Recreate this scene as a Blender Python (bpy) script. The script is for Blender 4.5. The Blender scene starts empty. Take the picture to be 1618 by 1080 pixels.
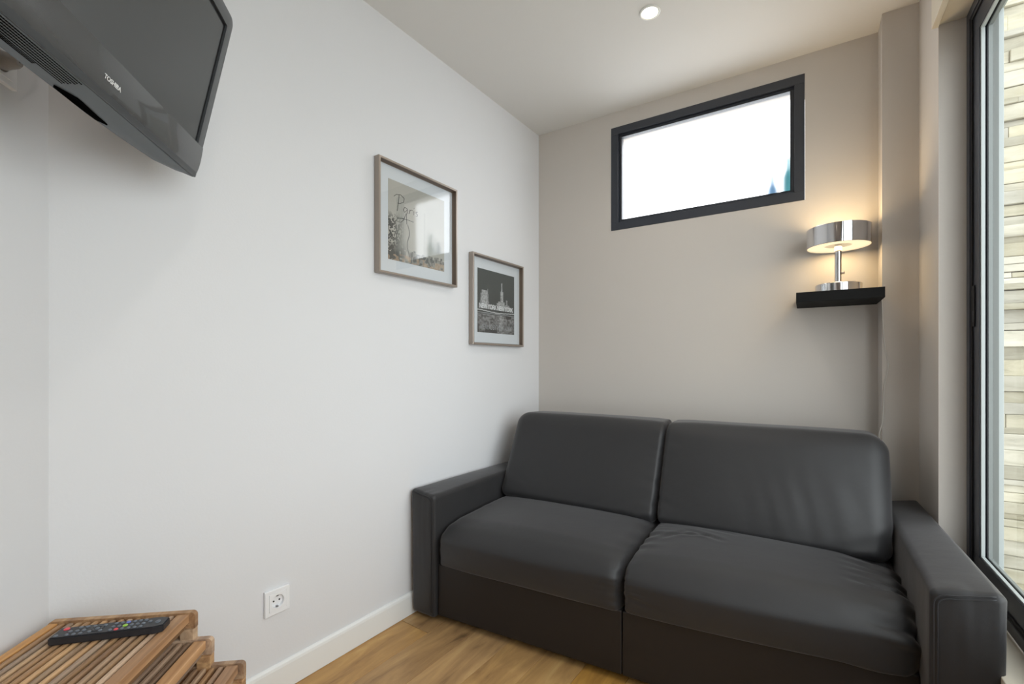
import bpy, bmesh, math, random
import numpy as np
from mathutils import Vector, Matrix, noise

random.seed(7)
scene = bpy.context.scene
COL = scene.collection
PI = math.pi

# ------------------------------------------------------------------ camera
YAW = math.radians(32.6)
CAM_Z = 1.085
F_PX = 725.0
cam_d = bpy.data.cameras.new('camera')
cam = bpy.data.objects.new('camera', cam_d)
COL.objects.link(cam)
cam.location = (0, 0, CAM_Z)
cam.rotation_euler = (PI / 2, 0, YAW)
cam_d.sensor_fit = 'HORIZONTAL'
cam_d.sensor_width = 36.0
cam_d.lens = 36.0 * F_PX / 1618.0
cam_d.shift_y = 33.0 / 1618.0
cam_d.clip_start = 0.02
scene.camera = cam

# ------------------------------------------------------------------ world (overcast white sky)
w = bpy.data.worlds.new('overcast_sky')
scene.world = w
w.use_nodes = True
bg = w.node_tree.nodes['Background']
bg.inputs['Color'].default_value = (0.93, 0.965, 1.0, 1)
bg.inputs['Strength'].default_value = 4.3

scene.view_settings.view_transform = 'Standard'
scene.view_settings.look = 'None'
scene.view_settings.gamma = 1.0
scene.view_settings.use_curve_mapping = False
scene.view_settings.exposure = 0.13
cy = scene.cycles
cy.use_denoising = True
cy.max_bounces = 12
cy.diffuse_bounces = 7
cy.glossy_bounces = 5
cy.transmission_bounces = 8
cy.transparent_max_bounces = 12
cy.sample_clamp_indirect = 8.0
cy.caustics_reflective = False
cy.caustics_refractive = True

def portal(name, loc, rot, sx, sy):
    l = bpy.data.lights.new(name, 'AREA')
    l.shape = 'RECTANGLE'; l.size = sx; l.size_y = sy
    l.cycles.is_portal = True
    o = bpy.data.objects.new(name, l); COL.objects.link(o)
    o.location = loc; o.rotation_euler = rot
    return o
# sky portals on the two openings (they emit nothing, they only guide sampling of the sky)
portal('window_portal', (0.53, 0.93, 1.30), (0, PI / 2, 0), 1.84, 2.27)
portal('window_portal', (-0.466, 2.72, 2.123), (-PI / 2, 0, 0), 0.95, 0.6)

DOWNLIGHTS = [(-0.529, 1.860), (-0.40, 0.25), (-0.40, -1.30)]  # first one is in view; the other two are added as unseen fill light
DOWNLIGHT_W = [8.0, 10.0, 20.0]

# ------------------------------------------------------------------ materials
def new_mat(name):
    m = bpy.data.materials.new(name); m.use_nodes = True
    nt = m.node_tree
    return m, nt, nt.nodes['Principled BSDF']

def nd(nt, typ, **kw):
    n = nt.nodes.new(typ)
    for k, v in kw.items():
        if k.startswith('i_'):
            n.inputs[k[2:].replace('_', ' ')].default_value = v
        else:
            setattr(n, k, v)
    return n

def simple(name, col, rough=0.5, metal=0.0, bump=0.0, bscale=200.0, var=0.0, spec=0.5, coat=0.0):
    m, nt, b = new_mat(name)
    b.inputs['Base Color'].default_value = (*col, 1)
    b.inputs['Roughness'].default_value = rough
    b.inputs['Metallic'].default_value = metal
    b.inputs['Specular IOR Level'].default_value = spec
    b.inputs['Coat Weight'].default_value = coat
    tc = nd(nt, 'ShaderNodeTexCoord')
    nz = nd(nt, 'ShaderNodeTexNoise', i_Scale=bscale, i_Detail=4.0)
    nt.links.new(tc.outputs['Object'], nz.inputs['Vector'])
    if bump:
        bp = nd(nt, 'ShaderNodeBump', i_Strength=bump, i_Distance=0.002)
        nt.links.new(nz.outputs['Fac'], bp.inputs['Height'])
        nt.links.new(bp.outputs['Normal'], b.inputs['Normal'])
    if var:
        n2 = nd(nt, 'ShaderNodeTexNoise', i_Scale=3.0, i_Detail=3.0)
        nt.links.new(tc.outputs['Object'], n2.inputs['Vector'])
        mx = nd(nt, 'ShaderNodeMix', data_type='RGBA')
        mx.inputs[6].default_value = (*[c * (1 - var) for c in col], 1)
        mx.inputs[7].default_value = (*[min(1, c * (1 + var)) for c in col], 1)
        nt.links.new(n2.outputs['Fac'], mx.inputs[0])
        nt.links.new(mx.outputs[2], b.inputs['Base Color'])
    return m

M = {}
M['wall_white'] = simple('wall_white', (0.73, 0.735, 0.755), 0.75, bump=0.12, bscale=160, var=0.012)
M['wall_taupe'] = simple('wall_taupe', (0.60, 0.56, 0.52), 0.75, bump=0.12, bscale=160, var=0.015)
M['ceiling'] = simple('ceiling_paint', (0.76, 0.75, 0.73), 0.8, bump=0.08, bscale=160)
M['trim_white'] = simple('trim_white', (0.82, 0.83, 0.82), 0.35)
M['cream'] = simple('cream_board', (0.72, 0.66, 0.55), 0.5)
M['anthracite'] = simple('anthracite_aluminium', (0.030, 0.035, 0.048), 0.38, spec=0.6)
M['black_gasket'] = simple('black_rubber', (0.006, 0.006, 0.007), 0.6)
M['grey_alu'] = simple('grey_aluminium', (0.15, 0.165, 0.16), 0.35, spec=0.5)
M['pale_alu'] = simple('pale_aluminium', (0.44, 0.48, 0.48), 0.35)
M['marble'] = simple('marble_sill', (0.68, 0.62, 0.52), 0.35, var=0.06)
M['black_shelf'] = simple('black_shelf', (0.006, 0.006, 0.006), 0.75, spec=.2, bump=0.05, bscale=80)
M['chrome'] = simple('chrome', (0.72, 0.71, 0.72), 0.07, metal=1.0)
M['plastic_white'] = simple('white_plastic', (0.84, 0.85, 0.87), 0.3)
M['socket_dark'] = simple('socket_hole', (0.02, 0.02, 0.02), 0.6)
M['socket_clip'] = simple('socket_clip', (0.25, 0.25, 0.26), 0.3, metal=0.8)
M['cord'] = simple('white_cord', (0.62, 0.60, 0.56), 0.5)
M['bronze'] = simple('bronze_frame', (0.36, 0.31, 0.27), 0.32, metal=0.55)
M['bronze_in'] = simple('bronze_inner', (0.16, 0.115, 0.085), 0.35, metal=0.4)
M['mat_board'] = simple('mat_board', (0.74, 0.78, 0.83), 0.8)
M['tv_black'] = simple('tv_plastic', (0.055, 0.06, 0.065), 0.3, spec=0.6)
M['tv_chin'] = simple('tv_gloss_chin', (0.045, 0.049, 0.052), 0.22, spec=0.8, coat=0.6)
M['tv_gap'] = simple('tv_gap', (0.004, 0.004, 0.005), 0.3)
M['tv_screen'] = simple('tv_screen', (0.050, 0.054, 0.054), 0.28, spec=0.75)
M['tv_grille'] = simple('tv_grille', (0.13, 0.15, 0.17), 0.5)
M['letter_white'] = simple('letter_white', (0.85, 0.86, 0.86), 0.4)
M['remote'] = simple('remote_plastic', (0.022, 0.023, 0.028), 0.38)
M['button_grey'] = simple('button_grey', (0.13, 0.15, 0.18), 0.3)
M['button_red'] = simple('button_red', (0.75, 0.08, 0.10), 0.35)
M['button_green'] = simple('button_green', (0.35, 0.65, 0.08), 0.35)
M['button_blue'] = simple('button_blue', (0.15, 0.2, 0.6), 0.35)
M['button_yellow'] = simple('button_yellow', (0.8, 0.65, 0.1), 0.35)
M['outside_ground'] = simple('patio_stone', (0.55, 0.53, 0.48), 0.8, var=0.1)
M['render_white'] = simple('outside_render', (0.75, 0.75, 0.73), 0.8, var=0.03)
M['blue_far'] = simple('far_blue', (0.16, 0.36, 0.62), 0.7)
M['green_far'] = simple('far_green', (0.05, 0.30, 0.36), 0.7)
M['vent_black'] = simple('vent_black', (0.003, 0.003, 0.003), 1.0, spec=0.0)
M['ink'] = simple('ink', (0.015, 0.015, 0.017), 0.7)
M['ink_pale'] = simple('ink_pale', (0.80, 0.82, 0.84), 0.7)
M['ink_grey'] = simple('ink_grey', (0.33, 0.34, 0.36), 0.7)
M['mortar'] = simple('mortar', (0.16, 0.15, 0.12), 0.9)

def leather(name, col, sheen=0.35):
    m, nt, b = new_mat(name)
    tc = nd(nt, 'ShaderNodeTexCoord')
    n1 = nd(nt, 'ShaderNodeTexNoise', i_Scale=5.0, i_Detail=5.0, i_Roughness=0.6)
    nt.links.new(tc.outputs['Object'], n1.inputs['Vector'])
    mx = nd(nt, 'ShaderNodeMix', data_type='RGBA')
    mx.inputs[6].default_value = (*[c * 0.86 for c in col], 1)
    mx.inputs[7].default_value = (*[c * 1.14 for c in col], 1)
    nt.links.new(n1.outputs['Fac'], mx.inputs[0])
    nt.links.new(mx.outputs[2], b.inputs['Base Color'])
    b.inputs['Roughness'].default_value = 0.52
    b.inputs['Specular IOR Level'].default_value = 0.42
    b.inputs['Sheen Weight'].default_value = sheen
    b.inputs['Sheen Roughness'].default_value = 0.45
    b.inputs['Sheen Tint'].default_value = (0.95, 0.93, 0.95, 1)
    vo = nd(nt, 'ShaderNodeTexVoronoi', i_Scale=420.0)
    vo.feature = 'DISTANCE_TO_EDGE'
    n2 = nd(nt, 'ShaderNodeTexNoise', i_Scale=22.0, i_Detail=4.0)
    nt.links.new(tc.outputs['Object'], vo.inputs['Vector'])
    nt.links.new(tc.outputs['Object'], n2.inputs['Vector'])
    b1 = nd(nt, 'ShaderNodeBump', i_Strength=0.22, i_Distance=0.0008)
    b2 = nd(nt, 'ShaderNodeBump', i_Strength=0.22, i_Distance=0.004)
    nt.links.new(vo.outputs['Distance'], b1.inputs['Height'])
    nt.links.new(n2.outputs['Fac'], b2.inputs['Height'])
    nt.links.new(b2.outputs['Normal'], b1.inputs['Normal'])
    nt.links.new(b1.outputs['Normal'], b.inputs['Normal'])
    return m
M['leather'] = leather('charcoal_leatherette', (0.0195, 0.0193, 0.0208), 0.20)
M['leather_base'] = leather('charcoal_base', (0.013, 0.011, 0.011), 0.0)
M['thread'] = simple('thread', (0.022, 0.022, 0.025), 0.6)

def wood(name, ramp, scale=(2.0, 30.0, 30.0), rough=0.5, vr=(.72, 1.22), sr=(.62, 1.12), bump=0.15, spec=0.4):
    """procedural wood, grain along the object's own X"""
    m, nt, b = new_mat(name)
    tc = nd(nt, 'ShaderNodeTexCoord')
    oi = nd(nt, 'ShaderNodeObjectInfo')
    mp = nd(nt, 'ShaderNodeMapping')
    mp.inputs['Scale'].default_value = scale
    ad = nd(nt, 'ShaderNodeVectorMath', operation='ADD')
    mu = nd(nt, 'ShaderNodeMath', operation='MULTIPLY'); mu.inputs[1].default_value = 57.0
    nt.links.new(oi.outputs['Random'], mu.inputs[0])
    nt.links.new(tc.outputs['Object'], mp.inputs['Vector'])
    nt.links.new(mp.outputs['Vector'], ad.inputs[0])
    nt.links.new(mu.outputs[0], ad.inputs[1])
    nz = nd(nt, 'ShaderNodeTexNoise', i_Scale=1.0, i_Detail=7.0, i_Roughness=0.62, i_Distortion=0.6)
    nt.links.new(ad.outputs[0], nz.inputs['Vector'])
    cr = nd(nt, 'ShaderNodeValToRGB')
    cr.color_ramp.elements.remove(cr.color_ramp.elements[0])
    e0 = cr.color_ramp.elements[0]
    e0.position = ramp[0][0]; e0.color = (*ramp[0][1], 1)
    for p, c in ramp[1:]:
        e = cr.color_ramp.elements.new(p); e.color = (*c, 1)
    nt.links.new(nz.outputs['Fac'], cr.inputs['Fac'])
    hs = nd(nt, 'ShaderNodeHueSaturation')
    m1 = nd(nt, 'ShaderNodeMapRange'); m1.inputs['To Min'].default_value = vr[0]; m1.inputs['To Max'].default_value = vr[1]
    nt.links.new(oi.outputs['Random'], m1.inputs['Value'])
    nt.links.new(m1.outputs['Result'], hs.inputs['Value'])
    mw = nd(nt, 'ShaderNodeMath', operation='MULTIPLY'); mw.inputs[1].default_value = 7.31
    fr = nd(nt, 'ShaderNodeMath', operation='FRACT')
    m2 = nd(nt, 'ShaderNodeMapRange'); m2.inputs['To Min'].default_value = sr[0]; m2.inputs['To Max'].default_value = sr[1]
    nt.links.new(oi.outputs['Random'], mw.inputs[0]); nt.links.new(mw.outputs[0], fr.inputs[0])
    nt.links.new(fr.outputs[0], m2.inputs['Value']); nt.links.new(m2.outputs['Result'], hs.inputs['Saturation'])
    nt.links.new(cr.outputs['Color'], hs.inputs['Color'])
    nt.links.new(hs.outputs['Color'], b.inputs['Base Color'])
    b.inputs['Roughness'].default_value = rough
    b.inputs['Specular IOR Level'].default_value = spec
    bp = nd(nt, 'ShaderNodeBump', i_Strength=bump, i_Distance=0.001)
    nt.links.new(nz.outputs['Fac'], bp.inputs['Height'])
    nt.links.new(bp.outputs['Normal'], b.inputs['Normal'])
    return m
M['acacia'] = wood('weathered_acacia', [(0.25, (0.10, 0.055, 0.033)), (0.45, (0.30, 0.185, 0.11)), (0.6, (0.45, 0.30, 0.18)), (0.8, (0.62, 0.45, 0.29))], vr=(.80, 1.38), sr=(.75, 1.15))
M['acacia_orange'] = wood('orange_acacia', [(0.25, (0.22, 0.10, 0.04)), (0.5, (0.46, 0.24, 0.10)), (0.8, (0.62, 0.37, 0.18))])
M['floor_wood'] = wood('floor_wood', [(0.22, (0.14, 0.075, 0.028)), (0.40, (0.36, 0.20, 0.075)), (0.58, (0.50, 0.29, 0.105)), (0.8, (0.63, 0.41, 0.17))],
                       scale=(3.2, 17.0, 17.0), rough=0.42, bump=0.1, vr=(.84, 1.12), sr=(.9, 1.12))
M['stone'] = wood('stacked_stone', [(0.25, (0.26, 0.24, 0.18)), (0.42, (0.44, 0.41, 0.31)), (0.6, (0.53, 0.50, 0.40)), (0.8, (0.60, 0.58, 0.49))],
                  scale=(5.0, 26.0, 26.0), rough=0.85, bump=0.8)

def glass(name, tint=(1, 1, 1), refl=1.0):
    m = bpy.data.materials.new(name); m.use_nodes = True
    nt = m.node_tree; nt.nodes.clear()
    out = nd(nt, 'ShaderNodeOutputMaterial')
    tr = nd(nt, 'ShaderNodeBsdfTransparent'); tr.inputs['Color'].default_value = (*tint, 1)
    gl = nd(nt, 'ShaderNodeBsdfGlossy'); gl.inputs['Roughness'].default_value = 0.01
    ge = nd(nt, 'ShaderNodeNewGeometry')                       # Schlick reflectance, same from both sides
    dt = nd(nt, 'ShaderNodeVectorMath', operation='DOT_PRODUCT')
    ab = nd(nt, 'ShaderNodeMath', operation='ABSOLUTE')
    om = nd(nt, 'ShaderNodeMath', operation='SUBTRACT'); om.inputs[0].default_value = 1.0
    pw = nd(nt, 'ShaderNodeMath', operation='POWER'); pw.inputs[1].default_value = 5.0
    mu = nd(nt, 'ShaderNodeMath', operation='MULTIPLY_ADD'); mu.inputs[1].default_value = 0.92; mu.inputs[2].default_value = 0.05 * refl
    mx = nd(nt, 'ShaderNodeMixShader')
    nt.links.new(ge.outputs['Normal'], dt.inputs[0]); nt.links.new(ge.outputs['Incoming'], dt.inputs[1])
    nt.links.new(dt.outputs['Value'], ab.inputs[0]); nt.links.new(ab.outputs[0], om.inputs[1])
    nt.links.new(om.outputs[0], pw.inputs[0]); nt.links.new(pw.outputs[0], mu.inputs[0]); nt.links.new(mu.outputs[0], mx.inputs[0])
    nt.links.new(tr.outputs[0], mx.inputs[1]); nt.links.new(gl.outputs[0], mx.inputs[2])
    nt.links.new(mx.outputs[0], out.inputs['Surface'])
    return m
M['glass'] = glass('clear_glass', (0.95, 0.98, 0.96))
M['picture_glass'] = glass('picture_glass', (0.97, 0.98, 0.98), 2.6)

def frosted(name):
    m = bpy.data.materials.new(name); m.use_nodes = True
    nt = m.node_tree; nt.nodes.clear()
    out = nd(nt, 'ShaderNodeOutputMaterial')
    rf = nd(nt, 'ShaderNodeBsdfRefraction'); rf.inputs['Roughness'].default_value = 0.55
    rf.inputs['IOR'].default_value = 1.12
    tr = nd(nt, 'ShaderNodeBsdfTransparent')
    gl = nd(nt, 'ShaderNodeBsdfGlossy'); gl.inputs['Roughness'].default_value = 0.15
    m1 = nd(nt, 'ShaderNodeMixShader'); m1.inputs[0].default_value = 0.96
    m2 = nd(nt, 'ShaderNodeMixShader'); m2.inputs[0].default_value = 0.04
    nt.links.new(tr.outputs[0], m1.inputs[1]); nt.links.new(rf.outputs[0], m1.inputs[2])
    nt.links.new(m1.outputs[0], m2.inputs[1]); nt.links.new(gl.outputs[0], m2.inputs[2])
    nt.links.new(m2.outputs[0], out.inputs['Surface'])
    return m
M['frosted'] = frosted('frosted_glass')

def emit(name, col, s):
    m, nt, b = new_mat(name)
    b.inputs['Base Color'].default_value = (0.8, 0.8, 0.78, 1)
    b.inputs['Emission Color'].default_value = (*col, 1)
    b.inputs['Emission Strength'].default_value = s
    return m
M['lamp_glow'] = emit('lamp_diffuser', (1.0, 0.82, 0.50), 0.8)
M['lamp_ring'] = emit('lamp_inner_ring', (1.0, 0.78, 0.46), 0.35)
M['bulb'] = emit('halogen_glow', (1.0, 0.9, 0.72), 14.0)

def print_mat(name):
    m, nt, b = new_mat(name)
    at = nd(nt, 'ShaderNodeVertexColor'); at.layer_name = 'ink'
    nt.links.new(at.outputs['Color'], b.inputs['Base Color'])
    b.inputs['Roughness'].default_value = 0.7
    return m
M['print'] = print_mat('printed_paper')

# ------------------------------------------------------------------ helpers
def link_bm(name, bm, mat, parent=None, smooth=False, mw=None):
    me = bpy.data.meshes.new(name)
    bm.normal_update()
    bm.to_mesh(me); bm.free()
    if smooth:
        for p in me.polygons: p.use_smooth = True
    o = bpy.data.objects.new(name, me)
    COL.objects.link(o)
    for x in (mat if isinstance(mat, (list, tuple)) else [mat]): me.materials.append(x)
    if parent is not None: o.parent = parent
    if mw is not None: o.matrix_local = mw
    return o

def tag(o, label=None, cat=None, group=None, kind=None):
    if label: o['label'] = label
    if cat: o['category'] = cat
    if group: o['group'] = group
    if kind: o['kind'] = kind
    return o

def empty(name, loc=(0, 0, 0), rz=0.0):
    o = bpy.data.objects.new(name, None); COL.objects.link(o)
    o.location = loc; o.rotation_euler = (0, 0, rz); o.empty_display_size = 0.05
    return o

def add_box(bm, x0, x1, y0, y1, z0, z1, bev=0.0, seg=2):
    vs = [bm.verts.new(p) for p in ((x0, y0, z0), (x1, y0, z0), (x1, y1, z0), (x0, y1, z0),
                                    (x0, y0, z1), (x1, y0, z1), (x1, y1, z1), (x0, y1, z1))]
    fs = [bm.faces.new([vs[i] for i in f]) for f in ((3, 2, 1, 0), (4, 5, 6, 7), (0, 1, 5, 4), (1, 2, 6, 5), (2, 3, 7, 6), (3, 0, 4, 7))]
    if bev:
        es = list({e for f in fs for e in f.edges})
        bmesh.ops.bevel(bm, geom=es, offset=bev, segments=seg, affect='EDGES', profile=0.5)

def box(name, mat, x0, x1, y0, y1, z0, z1, bev=0.0, parent=None, seg=2):
    bm = bmesh.new(); add_box(bm, x0, x1, y0, y1, z0, z1, bev, seg)
    return link_bm(name, bm, mat, parent)

def boxes(name, mat, lst, bev=0.0, parent=None):
    bm = bmesh.new()
    for b in lst: add_box(bm, *b, bev)
    return link_bm(name, bm, mat, parent)

def add_prism(bm, pts, z0, z1):
    a = [bm.verts.new((x, y, z0)) for x, y in pts]
    b = [bm.verts.new((x, y, z1)) for x, y in pts]
    n = len(pts)
    bm.faces.new(list(reversed(a))); bm.faces.new(b)
    for i in range(n):
        bm.faces.new((a[i], a[(i + 1) % n], b[(i + 1) % n], b[i]))
    bmesh.ops.recalc_face_normals(bm, faces=bm.faces)

def add_tube(bm, pts, r, seg=8, cap=True):
    pts = [Vector(p) for p in pts]
    rings = []
    up = Vector((0, 0, 1))
    prev = None
    for i, p in enumerate(pts):
        t = (pts[min(i + 1, len(pts) - 1)] - pts[max(i - 1, 0)]).normalized()
        if prev is None:
            a = t.cross(up)
            if a.length < 1e-3: a = t.cross(Vector((1, 0, 0)))
            a.normalize()
        else:
            a = (prev - t * prev.dot(t)).normalized()
        prev = a
        b = t.cross(a)
        rings.append([bm.verts.new(p + (a * math.cos(2 * PI * k / seg) + b * math.sin(2 * PI * k / seg)) * r) for k in range(seg)])
    for i in range(len(rings) - 1):
        for k in range(seg):
            bm.faces.new((rings[i][k], rings[i][(k + 1) % seg], rings[i + 1][(k + 1) % seg], rings[i + 1][k]))
    if cap:
        bm.faces.new(list(reversed(rings[0]))); bm.faces.new(rings[-1])

def add_lathe(bm, prof, cx=0, cy_=0, seg=48):
    """prof: list of (r, z); closed loop if first == last"""
    rings = []
    for r, z in prof:
        if r < 1e-6: rings.append([bm.verts.new((cx, cy_, z))])
        else: rings.append([bm.verts.new((cx + r * math.cos(2 * PI * k / seg), cy_ + r * math.sin(2 * PI * k / seg), z)) for k in range(seg)])
    for i in range(len(rings) - 1):
        A, B = rings[i], rings[i + 1]
        for k in range(seg):
            k2 = (k + 1) % seg
            if len(A) == 1 and len(B) == 1: continue
            if len(A) == 1: bm.faces.new((A[0], B[k2], B[k]))
            elif len(B) == 1: bm.faces.new((A[k], A[k2], B[0]))
            else: bm.faces.new((A[k], A[k2], B[k2], B[k]))
    bmesh.ops.remove_doubles(bm, verts=bm.verts, dist=1e-6)
    bmesh.ops.recalc_face_normals(bm, faces=bm.faces)

def auto_smooth(o, ang=35):
    for p in o.data.polygons: p.use_smooth = True
    o.data.set_sharp_from_angle(angle=math.radians(ang))

# ------------------------------------------------------------------ room shell
CEIL = 2.5
def wall_x(y): return -1.504 + 0.0413 * y          # left wall surface
YB = 2.5
CH0 = (-1.491, 0.320)                               # corner of left wall and diagonal wall
CH1 = (CH0[0] + 1.0 * 0.7071, CH0[1] - 1.0 * 0.7071)
REAR = -2.6

bm = bmesh.new(); add_prism(bm, [(wall_x(YB + .25), YB + .25), (wall_x(YB + .25) - .2, YB + .25), (CH0[0] - .2, CH0[1] - .1), CH0], 0, CEIL)
tag(link_bm('wall_left', bm, M['wall_white']), 'white painted wall carrying the two framed pictures', kind='structure')
bm = bmesh.new(); add_prism(bm, [CH0, (CH0[0] - .2, CH0[1] - .1), (CH1[0] - .2, CH1[1] - .12), CH1], 0, CEIL)
tag(link_bm('wall_diagonal', bm, M['wall_white']), 'white wall section angled behind the television', kind='structure')
bm = bmesh.new(); add_prism(bm, [CH1, (CH1[0] - .2, CH1[1] - .12), (CH1[0] - .2, REAR), (CH1[0], REAR)], 0, CEIL)
tag(link_bm('wall_left', bm, M['wall_white']), 'white wall beside the camera', kind='structure')

WX0, WX1, WZ0, WZ1 = -0.930, -0.002, 1.833, 2.414
tag(boxes('wall_back', M['wall_taupe'], [(-1.41, WX0, YB, YB + .25, 0, CEIL), (WX1, .53, YB, YB + .25, 0, CEIL),
                                         (WX0, WX1, YB, YB + .25, 0, WZ0), (WX0, WX1, YB, YB + .25, WZ1, CEIL)]),
    'warm grey wall behind the sofa', kind='structure')
tag(box('wall_pillar', M['wall_taupe'], .262, .376, 2.377, YB, 0, CEIL), 'shallow warm grey pier in the corner', kind='structure')
OY0, OY1, OZ0, OZ1 = -0.20, 2.067, 0.385, 2.220
RX, RX2 = 0.376, 0.526
tag(boxes('wall_right', M['wall_taupe'], [(RX, RX2, OY1, YB, 0, CEIL), (RX, RX2, REAR, OY0, 0, CEIL),
                                          (RX, RX2, OY0, OY1, 0, OZ0 - .03), (RX, RX2, OY0, OY1, OZ1, CEIL)]),
    'warm grey wall around the tall side window', kind='structure')
tag(box('wall_front', M['wall_white'], CH1[0] - .2, RX2, REAR - .2, REAR, 0, CEIL), 'white wall behind the camera', kind='structure')

# ceiling with round cut-outs left to the downlight rings
tag(box('ceiling', M['ceiling'], -1.75, RX2, REAR - .2, YB + .25, CEIL, CEIL + .15), 'white painted ceiling', kind='structure')

# floor: planks run along the left wall
floor = tag(box('floor', M['mortar'], -1.75, RX2, REAR - .2, YB + .25, -.08, -.006), 'brown wood plank floor', kind='structure')
plank_dir = math.atan2(1.0, 0.0413)
PW = 0.152
rs = random.Random(5)
row = 0
x = -1.60
while x < 0.36:
    y = REAR + rs.uniform(-1.0, -0.1)
    if row == 1: y = 1.376 - 1.22 * 4
    if row == 2: y = 1.62 - 1.22 * 4
    while y < YB:
        L = 1.22
        y0, y1 = max(y, REAR), min(y + L, YB)
        if y1 - y0 > .05:
            bm = bmesh.new()
            add_box(bm, -(y1 - y0) / 2 + .0006, (y1 - y0) / 2 - .0006, -PW / 2 + .0006, PW / 2 - .0006, -.006, 0, 0.0009, 1)
            o = link_bm('plank', bm, M['floor_wood'], floor)
            o.location = (x + PW / 2 + 0.0413 * ((y0 + y1) / 2 - 1), (y0 + y1) / 2, 0)
            o.rotation_euler = (0, 0, plank_dir)
        y += L
    x += PW; row += 1

# baseboard on the left wall
def baseboard(name, p0, p1, nx, ny, lab):
    bm = bmesh.new()
    prof = [(0, 0.001), (.012, 0.001), (.012, .080), (.010, .088), (.005, .093), (0, .094)]
    A = [bm.verts.new((p0[0] + nx * d, p0[1] + ny * d, z)) for d, z in prof]
    B = [bm.verts.new((p1[0] + nx * d, p1[1] + ny * d, z)) for d, z in prof]
    n = len(prof)
    for i in range(n): bm.faces.new((A[i], A[(i + 1) % n], B[(i + 1) % n], B[i]))
    bm.faces.new(A); bm.faces.new(list(reversed(B)))
    bmesh.ops.recalc_face_normals(bm, faces=bm.faces)
    tag(link_bm(name, bm, M['trim_white']), lab, kind='structure')
baseboard('baseboard_left', (CH0[0] + .0005, CH0[1] + .005), (wall_x(YB) + .0005, YB), 1, -0.04, 'white baseboard along the picture wall')
baseboard('baseboard_diagonal', (CH0[0] + .006, CH0[1] - .0055), CH1, .7071, .7071, 'white baseboard along the angled wall')
baseboard('baseboard_back', (wall_x(YB) + .013, YB - .0005), (.262, YB - .0005), 0, -1, 'white baseboard behind the sofa')

# cream board over the side window (soffit of the reveal)
t1 = box('trim_1', M['cream'], .362, .4435, OY0, OY1 - .001, OZ1 - .004, OZ1 - .0005)
tag(t1, 'cream board lining the top of the side window recess', kind='structure')
t1 = box('trim_2', M['cream'], .358, .3755, OY0, OY1 - .001, OZ1 - .012, OZ1 + .09, 0.001)
tag(t1, 'cream fascia above the side window', kind='structure')

# ------------------------------------------------------------------ back window
win = empty('window_1', ((WX0 + WX1) / 2, YB, WZ0)); tag(win, 'high fixed window with dark frame and frosted glass', kind='structure')
wc = (WX0 + WX1) / 2
def ring_x(name, mat, y0, y1, i0, i1, parent, bev=0.0015, org=(0, 0, 0), b0=None, b1=None):
    """rectangular frame in the back wall: from inset i0 to inset i1; separate members"""
    ox, oy, oz = org
    X0, X1, Z0, Z1 = WX0 + i0 - ox, WX1 - i0 - ox, WZ0 + i0 - oz, WZ1 - i0 - oz
    d = i1 - i0
    lst = [(X0, X1, y0 - oy, y1 - oy, Z1 - d, Z1), (X0, X1, y0 - oy, y1 - oy, Z0, Z0 + d),
           (X0, X0 + d, y0 - oy, y1 - oy, Z0 + d, Z1 - d), (X1 - d, X1, y0 - oy, y1 - oy, Z0 + d, Z1 - d)]
    return boxes(name, mat, lst, bev, parent)
org = (wc, YB, WZ0)
ring_x('window_frame', M['anthracite'], YB - .003, YB + .06, 0.0005, .042, win, org=org)
sash = ring_x('glazing_bead', M['anthracite'], YB + .012, YB + .05, .042, .056, win, org=org)
ring_x('gasket', M['black_gasket'], YB + .008, YB + .012, .0555, .0585, win, org=org, bev=0)
pb = bmesh.new()
a = [pb.verts.new(p) for p in ((WX0 + .05 - wc, .03, .05), (WX1 - .05 - wc, .03, .05), (WX1 - .05 - wc, .03, WZ1 - WZ0 - .05), (WX0 + .05 - wc, .03, WZ1 - WZ0 - .05))]
pb.faces.new(a)
tag(link_bm('pane', pb, M['frosted'], win), 'frosted white glass pane')

# blurred blue things standing outside, behind the frosted pane
tag(box('ledge', M['render_white'], -1.2, .40, 2.752, 3.1, 1.74, 1.80), 'outside ledge below the high window', kind='structure')
for k_, (bx, by, bh, br_, mt, lb) in enumerate([(-.075, 2.86, .37, .030, 'green_far', 'blurred blue-green bottle outside, at the right edge of the frosted pane'),
                                           (-.150, 2.88, .30, .028, 'blue_far', 'blurred pale blue bottle outside the frosted pane, left of the taller one')]):
    bm = bmesh.new(); add_lathe(bm, [(0, 0), (br_ * .9, 0), (br_, .02), (br_, bh * .72), (br_ * .5, bh * .84), (br_ * .42, bh), (0, bh)], seg=24)
    o = link_bm('bottle', bm, M[mt], smooth=True); o.location = (bx, by, 1.80)
    tag(o, lb, 'bottle', 'bottles outside the high window')

# ------------------------------------------------------------------ side window
w2 = empty('window_2', (.45, 2.0, OZ0)); tag(w2, 'tall side window with dark aluminium sliding frame', kind='structure')
def W2(name, mat, lst, bev=0.001, label=None, parent=None):
    o = boxes(name, mat, [(b[0] - .45, b[1] - .45, b[2] - 2.0, b[3] - 2.0, b[4] - OZ0, b[5] - OZ0) for b in lst], bev, parent or w2)
    if label: o['label'] = label
    return o
def ring2(x0, x1, y0, y1, z0, z1, d, db=None):
    db = db or d
    return [(x0, x1, y0, y1, z1 - d, z1), (x0, x1, y0, y1, z0, z0 + db), (x0, x1, y1 - d, y1, z0 + db, z1 - d), (x0, x1, y0, y0 + d, z0 + db, z1 - d)]
e = .0008
W2('outer_frame', M['anthracite'], ring2(.444, .490, OY0 + e, OY1 - e, OZ0 + e, OZ1 - e, .030))
W2('outer_frame', M['grey_alu'], ring2(.4905, .512, OY0 + e, OY1 - e, OZ0 + e, OZ1 - e, .030), label='light grey outer side of the frame')
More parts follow.
